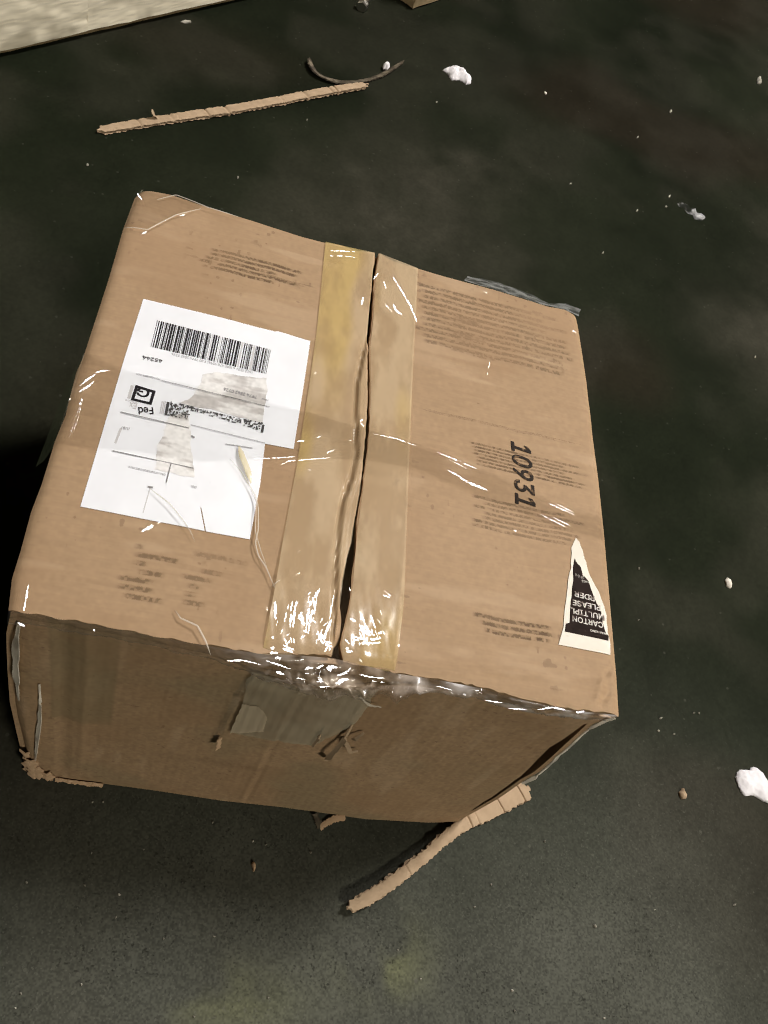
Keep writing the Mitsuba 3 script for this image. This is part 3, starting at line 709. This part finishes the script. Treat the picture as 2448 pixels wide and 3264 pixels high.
# lifted threads of split tape
THREADS = [([(735, 1464), (765, 1500), (790, 1540), (812, 1580), (822, 1620), (822, 1690), (812, 1735), (822, 1775), (846, 1808), (868, 1857), (895, 1911)], .0010, 'thread_film'),
           ([(800, 1560), (816, 1600), (812, 1700), (830, 1760), (862, 1840)], .0007, 'thread_film'),
           ([(762, 1420), (772, 1460), (790, 1505), (800, 1540)], .0042, 'yellow_film'),
           ([(474, 1555), (538, 1610), (583, 1665), (606, 1697), (620, 1727)], .0009, 'thread_film'),
           ([(559, 1944), (575, 1971), (629, 1998), (656, 2047), (672, 2088)], .0012, 'thread_film'),
           ([(868, 1868), (895, 1848)], .0007, 'thread_film'), ([(395, 722), (470, 738), (560, 692), (640, 668)], .0011, 'thread_film'), ([(500, 640), (560, 628), (660, 668), (760, 694)], .0009, 'thread_film')]
for k, (pts, w, b) in enumerate(THREADS):
    Q = path(pts, on_top, .0026); Q = resample(Q, 40)
    Q[:, 2] = top_at(Q[:, 0], Q[:, 1]) + .0026 + .0020 * np.sin(np.linspace(0, math.pi, 40))
    t = np.gradient(Q, axis=0); s = np.cross(t, [0, 0, 1.0]); s /= np.linalg.norm(s, axis=1, keepdims=True)
    ww = (w / 2 * np.clip(np.sin(np.linspace(.15, math.pi - .1, 40)) * 1.4, .2, 1))[:, None]
    mid = Q + [0, 0, .0005]
    put(BOX + '__tape_thread' + (f'_{k:03d}' if k else ''), quad_mesh(np.stack([Q - s * ww, mid, Q + s * ww], 1)), b, True)

# ------------------------------------------------------------------ front face: tape patch, torn slivers, buckled corner
FT = lambda pts: crop(pts, 600, 2050, .4822)


def front_sheet(pts, lift, bsdf, key, size=.004, amp=0.0, seed=0):
    pl = sg.Polygon([on_front(*p)[[0, 2]] for p in pts])
    m = flat_poly(pl, size); v = np.array(m.vertices); x, z = v[:, 0], v[:, 1]
    x = x + .004 * (meshkit.fbm(np.stack([x * 80, z * 80, 0 * x], -1), 3, 5) - .5); z = z + .004 * (meshkit.fbm(np.stack([x * 80, z * 80, 0 * x], -1), 3, 6) - .5)
    yy = front_at(x, z) - lift - amp * meshkit.fbm(np.stack([x * 60, 0 * x, z * 60], -1), 2, seed)
    put(key, trimesh.Trimesh(np.c_[x, yy, z], m.faces[:, ::-1], process=False), bsdf, True)


front_sheet(FT([(415, 190), (520, 215), (650, 262), (900, 300), (1100, 292), (1262, 292), (1190, 400), (1108, 512), (960, 590), (828, 660), (600, 628), (282, 578), (352, 408)]), .0016, 'front_tape_film', BOX + '__front_tape', amp=.0012, seed=61)
front_sheet(FT([(350, 395), (470, 415), (520, 470), (505, 560), (285, 575)]), .0030, 'yellow_tint_film', BOX + '__front_tape_001', amp=.0006, seed=62)
front_sheet(FT([(300, 330), (420, 200), (440, 210), (395, 300), (300, 420), (240, 590), (170, 600), (260, 430)]), .0018, 'wrap_film', BOX + '__front_tape_002', amp=.002, seed=63)
labels[BOX + '__front_tape'] = {'label': 'greyish clear tape patch on the upper front panel'}


def ribbon(pts, widths, lifts, key, bsdf, n=24, lean_out=.9):
    Q = resample(path(pts, on_front), n); s0 = np.linspace(0, 1, n); k = np.linspace(0, 1, len(widths))
    w, l = np.interp(s0, k, widths), np.interp(s0, k, lifts)
    w = w * (.45 + 1.1 * meshkit.fbm(np.stack([s0 * 9, 0 * s0 + len(pts), 0 * s0 + pts[0][0]], -1), 3, 3))
    Q[:, 1] = front_at(Q[:, 0], Q[:, 2]) - l
    t = np.gradient(Q, axis=0); s = np.cross(t, [0, 1.0, 0]); s /= np.linalg.norm(s, axis=1, keepdims=True)
    tw = np.array([0, -1.0, 0])
    s = s * np.where(s[:, 2:] > 0, -1, 1)
    lean = lean_out
    P = np.stack([Q - s * w[:, None] / 2, Q + tw * w[:, None] * lean * .4, Q + s * w[:, None] / 2 + tw * w[:, None] * lean], 1)
    put(key, slab(P, .0006), bsdf, 50)


ribbon(FT([(1092, 515), (1040, 590), (980, 650), (915, 712), (930, 740)]), [.0012, .0026, .0032, .003, .002], [.001, .003, .005, .006, .003], BOX + '__torn_sliver', 'strip_kraft')
ribbon(FT([(905, 545), (870, 600), (826, 660)]), [.001, .002, .001], [.001, .002, .002], BOX + '__torn_sliver_001', 'strip_kraft')
ribbon(FT([(1030, 605), (1060, 630), (1085, 672), (1125, 678)]), [.003, .0026, .002, .0012], [.002, .005, .006, .003], BOX + '__torn_sliver_002', 'strip_kraft')
ribbon(FT([(1165, 562), (1110, 578), (1085, 600)]), [.0012, .002, .0012], [.002, .005, .003], BOX + '__torn_sliver_003', 'strip_kraft')
ribbon(FT([(215, 600), (208, 640)]), [.003, .003], [.003, .006], BOX + '__torn_sliver_004', 'torn_kraft')
ribbon([(60, 1993), (50, 2060), (49, 2118), (57, 2242)], [.002, .0045, .004, .001], [.002, .003, .003, .001], BOX + '__film_streak', 'streak_film', n=60, lean_out=.7)
ribbon([(125, 2188), (130, 2240), (130, 2291), (122, 2350), (117, 2411)], [.001, .003, .004, .003, .001], [.0012, .002, .002, .002, .0012], BOX + '__film_streak_001', 'streak_film', n=60, lean_out=.7)
ribbon([(1960, 2290), (1894, 2306), (1790, 2402), (1712, 2466), (1665, 2492)], [.002, .0035, .004, .0035, .002], [.001, .001, .001, .001, .001], BOX + '__corner_tape', 'streak_film', lean_out=.5)
ribbon([(1148, 2210), (1180, 2228), (1216, 2240)], [.0008, .0012, .0006], [.003, .005, .004], BOX + '__film_streak_002', 'thread_film')
# torn pulpy cardboard along the bottom of the left corner
r3 = np.random.default_rng(5)
for k, (x0, y0, x1, y1, w) in enumerate(((78, 2410, 92, 2462, .008), (96, 2425, 116, 2472, .009), (118, 2440, 132, 2476, .007), (146, 2452, 172, 2484, .008), (180, 2474, 230, 2490, .004), (230, 2486, 330, 2500, .0025))):
    Q = resample(path([(x0, y0), ((x0 + x1) / 2, (y0 + y1) / 2), (x1, y1)], on_front, -.004), 14)
    Q[:, 2] = np.maximum(Q[:, 2], .002); Q[:, 1] = np.minimum(front_at(Q[:, 0], Q[:, 2]), 0.004) - .003
    t = np.gradient(Q, axis=0); s = np.cross(t, [0, 1.0, 0]); s /= np.linalg.norm(s, axis=1, keepdims=True)
    ww = w / 2 * (.5 + r3.random(14))[:, None]
    P = np.stack([Q - s * ww + [0, .002, 0], Q + r3.normal(0, .0006, (14, 3)), Q + s * ww + [0, .002, 0]], 1)
    put(BOX + '__torn_edge' + (f'_{k:03d}' if k else ''), slab(P, .001), 'torn_kraft', 50)


# ------------------------------------------------------------------ torn strips of corrugated board on the floor
def strip(key, pts, width, lift, thick, bsdf, seed, tilt=None, gaps=(), n=320, flute=.0072):
    """a strip of corrugated board: upper liner, fluted middle, lower liner"""
    r = np.random.default_rng(seed)
    L = np.interp(np.linspace(0, 1, n), np.linspace(0, 1, len(lift)), lift); Wd = np.interp(np.linspace(0, 1, n), np.linspace(0, 1, len(width)), width)
    Q = resample(np.array([on_floor(x, y, z) for (x, y), z in zip(pts, np.interp(np.linspace(0, 1, len(pts)), np.linspace(0, 1, len(lift)), lift))]), n)
    from scipy.ndimage import gaussian_filter1d
    Q = np.vstack([Q[:1], gaussian_filter1d(Q, 8, axis=0, mode='nearest')[1:-1], Q[-1:]])
    t = np.gradient(Q, axis=0); s = np.cross(t, [0, 0, 1.0]); s /= np.linalg.norm(s, axis=1, keepdims=True)
    tl = np.interp(np.linspace(0, 1, n), np.linspace(0, 1, len(tilt or [0, 0])), tilt or [0, 0])[:, None]
    s = s * np.cos(tl) + np.array([0, 0, 1.0]) * np.sin(tl)
    nn = np.cross(s, t); nn /= np.linalg.norm(nn, axis=1, keepdims=True)
    arc = np.r_[0, np.cumsum(np.linalg.norm(np.diff(Q, axis=0), axis=1))]
    jag = lambda a, q: a * (meshkit.fbm(np.stack([arc * 330, 0 * arc, 0 * arc + q], -1), 3, seed + q) - .5)
    dent = np.zeros(n)
    for g in gaps: dent += r.uniform(.25, 1) * np.exp(-((np.linspace(0, 1, n) - g) / r.uniform(.002, .005)) ** 2)
    taper = np.clip(np.minimum(np.arange(n), np.arange(n)[::-1]) / 4.0, .25, 1)

    def layer(off, w, a, q, th, wav=0.0):
        cols = []
        for c in np.linspace(-.5, .5, 7):
            e = abs(c) * 2
            up = off - .0024 * dent * (1 + c * r.uniform(-1, 1)) * (off >= 0) - .0007 * e ** 2 + wav * np.sin(arc * 2 * math.pi / flute) + .00045 * (meshkit.fbm(np.stack([arc * 160, 0 * arc + c * 3, 0 * arc], -1), 2, seed) - .5) * (wav == 0)
            ww = w * taper + (jag(a, q) if c > 0 else jag(a, q + 1)) * e
            cols.append(Q + s * (c * ww)[:, None] + nn * up[:, None])
        return slab(np.stack(cols, 1), th)
    put(key + '__upper_liner', layer(thick, Wd, .006, 1, .0005), bsdf, 40)
    put(key + '__fluting', layer(thick * .5, Wd * .98, .008, 5, .0004, thick * .42), bsdf, 40)
    put(key + '__lower_liner', layer(.0003, Wd * 1.02, .010, 9, .0004), bsdf, 40)


strip('cardboard_strip', [(1104, 2896), (1140, 2880), (1185, 2857), (1271, 2794), (1351, 2731), (1404, 2681), (1477, 2625), (1530, 2600), (1603, 2556), (1684, 2513)],
      [.009, .0112, .0112, .0105, .0102, .011, .013, .017, .019, .020], [.009, .0085, .008, .007, .006, .005, .004, .003, .003, .003], .0036, 'strip_kraft', 71, [-.1, -.15, -.2, -.15, 0, 0], (.3, .66, .70, .83, .95))
tag('cardboard_strip', 'pale brown curled strip of torn corrugated board under the box corner', 'cardboard strip')
strip('cardboard_strip_001', [(309, 421), (420, 401), (560, 378), (700, 358), (840, 333), (980, 305), (1090, 285), (1172, 273)], [.013, .0145, .0155, .016, .0155, .016, .015, .012], [.002, .002, .003, .003, .003, .004, .004, .004], .0042, 'strip_kraft', 73, None, (.135, .24, .262, .36, .43, .545, .64, .65, .735, .84, .862))
tag('cardboard_strip_001', 'long straight strip of torn corrugated board lying behind the box', 'cardboard strip')
strip('cardboard_strip_002', [(986, 186), (990, 206), (1005, 232), (1039, 252), (1090, 264), (1135, 263), (1180, 253), (1215, 240), (1250, 220), (1288, 194)], [.006, .012, .015, .013, .009, .006, .008, .009, .007, .004], [.006, .006, .005, .003, .002, .002, .003, .004, .004, .004], .0018, 'dirty_kraft', 79, [.5, .4, .2, .1, .2, .4, .3])
tag('cardboard_strip_002', 'dirty dark curved strip of cardboard touching the long pale strip', 'cardboard strip')


def curl(key, pts, w, lifts, bsdf, seed, label, cat):
    n = 24; r = np.random.default_rng(seed)
    l = np.interp(np.linspace(0, 1, n), np.linspace(0, 1, len(lifts)), lifts)
    Q = resample(np.array([on_floor(x, y, z) for (x, y), z in zip(pts, np.interp(np.linspace(0, 1, len(pts)), np.linspace(0, 1, len(lifts)), lifts))]), n)
    t = np.gradient(Q, axis=0); s = np.cross(t, [0, 0, 1.0]); s /= np.linalg.norm(s, axis=1, keepdims=True) + 1e-9
    ww = w / 2 * (.6 + .6 * r.random(n))[:, None]
    P = np.stack([Q - s * ww, Q + [0, 0, w * .15], Q + s * ww], 1)
    put(key, slab(P, .0006), bsdf, 50); tag(key, label, cat)


curl('cardboard_scrap', [(484, 352), (492, 366), (498, 376), (516, 374)], .010, [.018, .012, .006, .005], 'strip_kraft', 3, 'small curled brown scrap resting against the long cardboard strip', 'scrap')
curl('cardboard_scrap_001', [(1018, 2638), (1040, 2624), (1066, 2610), (1100, 2605)], .006, [.001, .003, .004, .003], 'torn_kraft', 4, 'ragged cardboard scrap poking out under the front panel', 'scrap')
curl('cardboard_scrap_002', [(1006, 2594), (1008, 2606), (1016, 2622), (1020, 2640)], .006, [.004, .003, .002, .001], 'dirty_kraft', 5, 'small dark cardboard shred under the front edge of the box', 'scrap')


# ------------------------------------------------------------------ paper scraps and crumbs
def puffy(key, pts, height, bsdf, seed, label=None, cat=None, group=None, size=.002):
    pl = solid(sg.Polygon([on_floor(*p)[:2] for p in pts]))
    m = flat_poly(pl, size); v = np.array(m.vertices)
    d = np.array([pl.exterior.distance(sg.Point(q[:2])) for q in v]); mx = d.max() + 1e-9
    z = height * np.clip(d / mx * 1.6, 0, 1) ** .55 * (.55 + .9 * meshkit.fbm(np.stack([v[:, 0] * 120, v[:, 1] * 120, 0 * d + seed], -1), 3, seed))
    up = trimesh.Trimesh(np.c_[v[:, :2], z + .0015], m.faces, process=False)
    lo = trimesh.Trimesh(np.c_[v[:, :2], 0 * z + .0004], m.faces[:, ::-1], process=False)
    put(key, trimesh.util.concatenate([up, lo]), bsdf, 50)
    if label: tag(key, label, cat, group)


random.seed(11)
puffy('paper_scrap', rag(crop([(1210, 535), (1240, 520), (1290, 518), (1340, 530), (1390, 565), (1425, 605), (1420, 630), (1385, 648), (1375, 630), (1330, 610), (1280, 610), (1260, 590), (1245, 555)], 900, 0, .42194), 3, 3, True), .010, 'white_tissue', 5, 'torn fluffy white paper scrap on the floor behind the box', 'paper scrap')
puffy('paper_scrap_001', rag(crop([(1270, 660), (1290, 600), (1320, 575), (1440, 580), (1450, 545), (1490, 540), (1560, 580), (1620, 650), (1660, 720), (1740, 800), (1750, 910), (1700, 975), (1640, 962), (1580, 930), (1480, 870), (1380, 880), (1340, 840), (1300, 770)], 2000, 2300, .27), 3, 3, True), .005, 'white_tissue', 6, 'torn bright white paper scrap right of the box', 'paper scrap')
puffy('foam_bit', rag(crop([(750, 515), (770, 505), (800, 515), (806, 528), (785, 545), (758, 540)], 900, 0, .42194), 2, 2, True), .008, 'white_tissue', 7, 'small white bit lying on the dark curved cardboard strip', 'crumb')
scene['foam_bit']['to_world'] = T().translate([0, 0, .004])
ell = lambda x, y, a, b, t: [(x + a * math.cos(q) * math.cos(t) - b * math.sin(q) * math.sin(t) + random.uniform(-.4, .4) * b, y + a * math.cos(q) * math.sin(t) + b * math.sin(q) * math.cos(t) + random.uniform(-.4, .4) * b) for q in np.linspace(0, 2 * math.pi, 11)[:-1]]
for k, (x, y, a, b, t, h, mat, lab) in enumerate((
        (2174, 2530, 17, 10, 1.3, .004, 'strip_kraft', 'tan chip on the floor left of the bright paper scrap'),
        (2320, 1861, 19, 8, 1.15, .003, 'cream_paper', 'pale elongated crumb on the floor right of the torn sticker'),
        (808, 2764, 18, 6, 1.5, .003, 'torn_kraft', 'slim pale sliver on the floor in front of the box'),
        (2418, 259, 12, 8, 1.5, .004, 'crumb_paper', 'dull grey flake by the right edge far behind the box'),
        (592, 71, 16, 5, .05, .002, 'crumb_paper', 'thin grey flake on the floor near the pale boards'))):
    puffy('floor_chip' + (f'_{k:03d}' if k else ''), ell(x, y, a, b, t), h, mat, 20 + k, lab, 'chip', size=.0012)
puffy('film_scrap', rag(crop([(785, 150), (830, 160), (870, 175), (900, 215), (950, 205), (960, 255), (1000, 255), (1046, 295), (1020, 318), (945, 300), (930, 260), (880, 250), (845, 195), (800, 182)], 1900, 600, .3303), 2, 2, True), .006, 'skirt_film', 9, 'twisted shred of clear film on the floor at upper right', 'film scrap')
CR = [(1738, 298, 7), (2137, 356, 7), (2032, 439, 6), (2029, 673, 6), (2122, 660, 5), (1920, 807, 6), (2133, 627, 5), (1818, 587, 5), (1391, 327, 4), (279, 527, 6), (758, 567, 6), (978, 384, 4), (2405, 1140, 5), (2035, 1813, 5), (2034, 1977, 4), (2105, 2290, 7), (2210, 2274, 4), (2226, 2274, 5), (2098, 2330, 5), (2147, 2341, 5), (1565, 2820, 5), (1895, 2952, 8), (2339, 2885, 7), (1735, 2682, 5), (1632, 3157, 6), (1640, 3222, 5), (1512, 2891, 5), (295, 2558, 5), (329, 2557, 6), (678, 2623, 5), (806, 2682, 5), (848, 2694, 5), (292, 2720, 5), (458, 2708, 4), (85, 2813, 7), (270, 2823, 6), (380, 2852, 6), (369, 2925, 6), (521, 2993, 5), (683, 2985, 5), (260, 3138, 6), (67, 3167, 7), (50, 3213, 5), (618, 3240, 6), (990, 2718, 6), (1340, 3120, 5), (1268, 3028, 4), (2085, 2900, 4), (1925, 3245, 5), (855, 3180, 5)]
ORD = ['nearest', 'second nearest', 'third nearest', 'fourth nearest', 'fifth nearest', 'sixth nearest', 'seventh nearest', 'eighth nearest', 'ninth nearest', 'tenth nearest', 'eleventh nearest', 'twelfth nearest', 'thirteenth nearest', 'fourteenth nearest', 'fifteenth nearest', 'sixteenth nearest']
MARKS = {'the torn white paper scrap behind the box': (1452, 245), 'the bright white paper scrap right of the box': (2400, 2500), 'the slim pale sliver before the box': (808, 2764),
         'the twisted clear film shred': (2202, 676), 'the tip of the curled brown strip': (1110, 2893), 'the bottom left corner of the picture': (0, 3264), 'the bottom right corner of the picture': (2448, 3264),
         'the left end of the long straight strip': (309, 421), 'the elongated pale crumb beside the box': (2320, 1861), 'the left front corner of the box': (90, 2460)}
FL = {k: on_floor(*v)[:2] for k, v in MARKS.items()}
CP = [on_floor(x, y)[:2] for x, y, r in CR]
RANK = {k: sorted(range(len(CR)), key=lambda i: np.linalg.norm(CP[i] - q)) for k, q in FL.items()}
for k, (x, y, r) in enumerate(CR):
    m = min(FL, key=lambda q: (RANK[q].index(k), q))
    puffy('litter_crumb' + (f'_{k:03d}' if k else ''), ell(x, y, r * .68, r * .42, random.uniform(0, 3)), .0012, 'cream_paper' if k % 6 == 0 else 'crumb_paper', 40 + k,
          f'tiny pale crumb {ORD[RANK[m].index(k)]} to {m}'.replace('nearest to', 'nearest'), 'crumb', 'tiny pale crumbs scattered on the floor', size=.0012)

# ------------------------------------------------------------------ things at the top edge of the picture
pa, pb = on_floor(-10, 166, .012), on_floor(760, -8, .012)
d = (pb - pa); d[2] = 0; ln = np.linalg.norm(d); d /= ln; nrm = np.array([-d[1], d[0], 0])
R = np.eye(4); R[:3, 0] = d; R[:3, 1] = nrm; R[:3, 3] = [pa[0], pa[1], 0]
KEY = 'wooden_crate'
tag(KEY, 'pale weathered wooden crate side standing at top left of floor', 'crate')


def board(x0, x1, z0, z1, y0, y1, seed, key, mat='old_wood'):
    m = trimesh.creation.box((x1 - x0, y1 - y0, z1 - z0)).apply_translation(((x0 + x1) / 2, (y0 + y1) / 2, (z0 + z1) / 2))
    v, f = trimesh.remesh.subdivide_to_size(m.vertices, m.faces, .02, max_iter=12); m = trimesh.Trimesh(v, f)
    v = np.array(m.vertices); j = .0034 * (np.stack([meshkit.fbm(v * np.array([45, 60, 60]) + q, 2, seed + q) for q in range(3)], -1) - .5)
    put(key, trimesh.Trimesh(v + j, m.faces, process=False).apply_transform(R), mat, 30)


t0 = float((on_floor(262, 85, .012) - pa) @ d)
board(-.5, t0 - .0006, .012, .16, 0, .02, 81, KEY + '__board')
board(t0 + .0006, ln + .3, .012, .16, .001, .021, 82, KEY + '__board_001')
board(-.5, ln + .3, .17, .32, 0, .02, 83, KEY + '__board_002')
board(-.5, ln + .3, .0, .011, .012, .06, 84, KEY + '__runner', 'raw_wood')
board(-.5, ln + .3, .011, .30, .024, .06, 85, KEY + '__batten', 'raw_wood')

c = on_floor(1314, 34); e1 = on_floor(1267, 0) - c; e2 = on_floor(1411, 0) - c
e2 /= np.linalg.norm(e2); e1 = np.array([-e2[1], e2[0], 0])
B = np.eye(4); B[:3, 0] = e2; B[:3, 1] = e1; B[:3, 3] = [c[0], c[1], .003]
KEY = 'pallet_block'
tag(KEY, 'rough brown wooden pallet corner at the top edge', 'pallet')
R = B
board(0, .5, .0, .022, 0, .10, 91, KEY + '__deck_board', 'raw_wood')
board(.004, .09, .023, .10, .004, .095, 92, KEY + '__block', 'raw_wood')
board(0, .5, .101, .12, 0, .10, 93, KEY + '__deck_board_001', 'raw_wood')

a, b = on_floor(1150, 26, .008), on_floor(1182, -20, .008)
ax_ = (b - a) / np.linalg.norm(b - a)
prof = lambda rr, l0, l1: trimesh.creation.cylinder(rr, segment=[a + ax_ * l0, a + ax_ * l1], sections=28)
put('steel_bolt__shank', prof(.006, .012, .16), 'steel', 40)
put('steel_bolt__head', trimesh.creation.cylinder(.0095, segment=[a + ax_ * .003, a + ax_ * .012], sections=6), 'steel')
put('steel_bolt__washer', prof(.011, .012, .014), 'steel', 40)
tag('steel_bolt', 'shiny steel bolt lying beside the pallet corner', 'bolt')
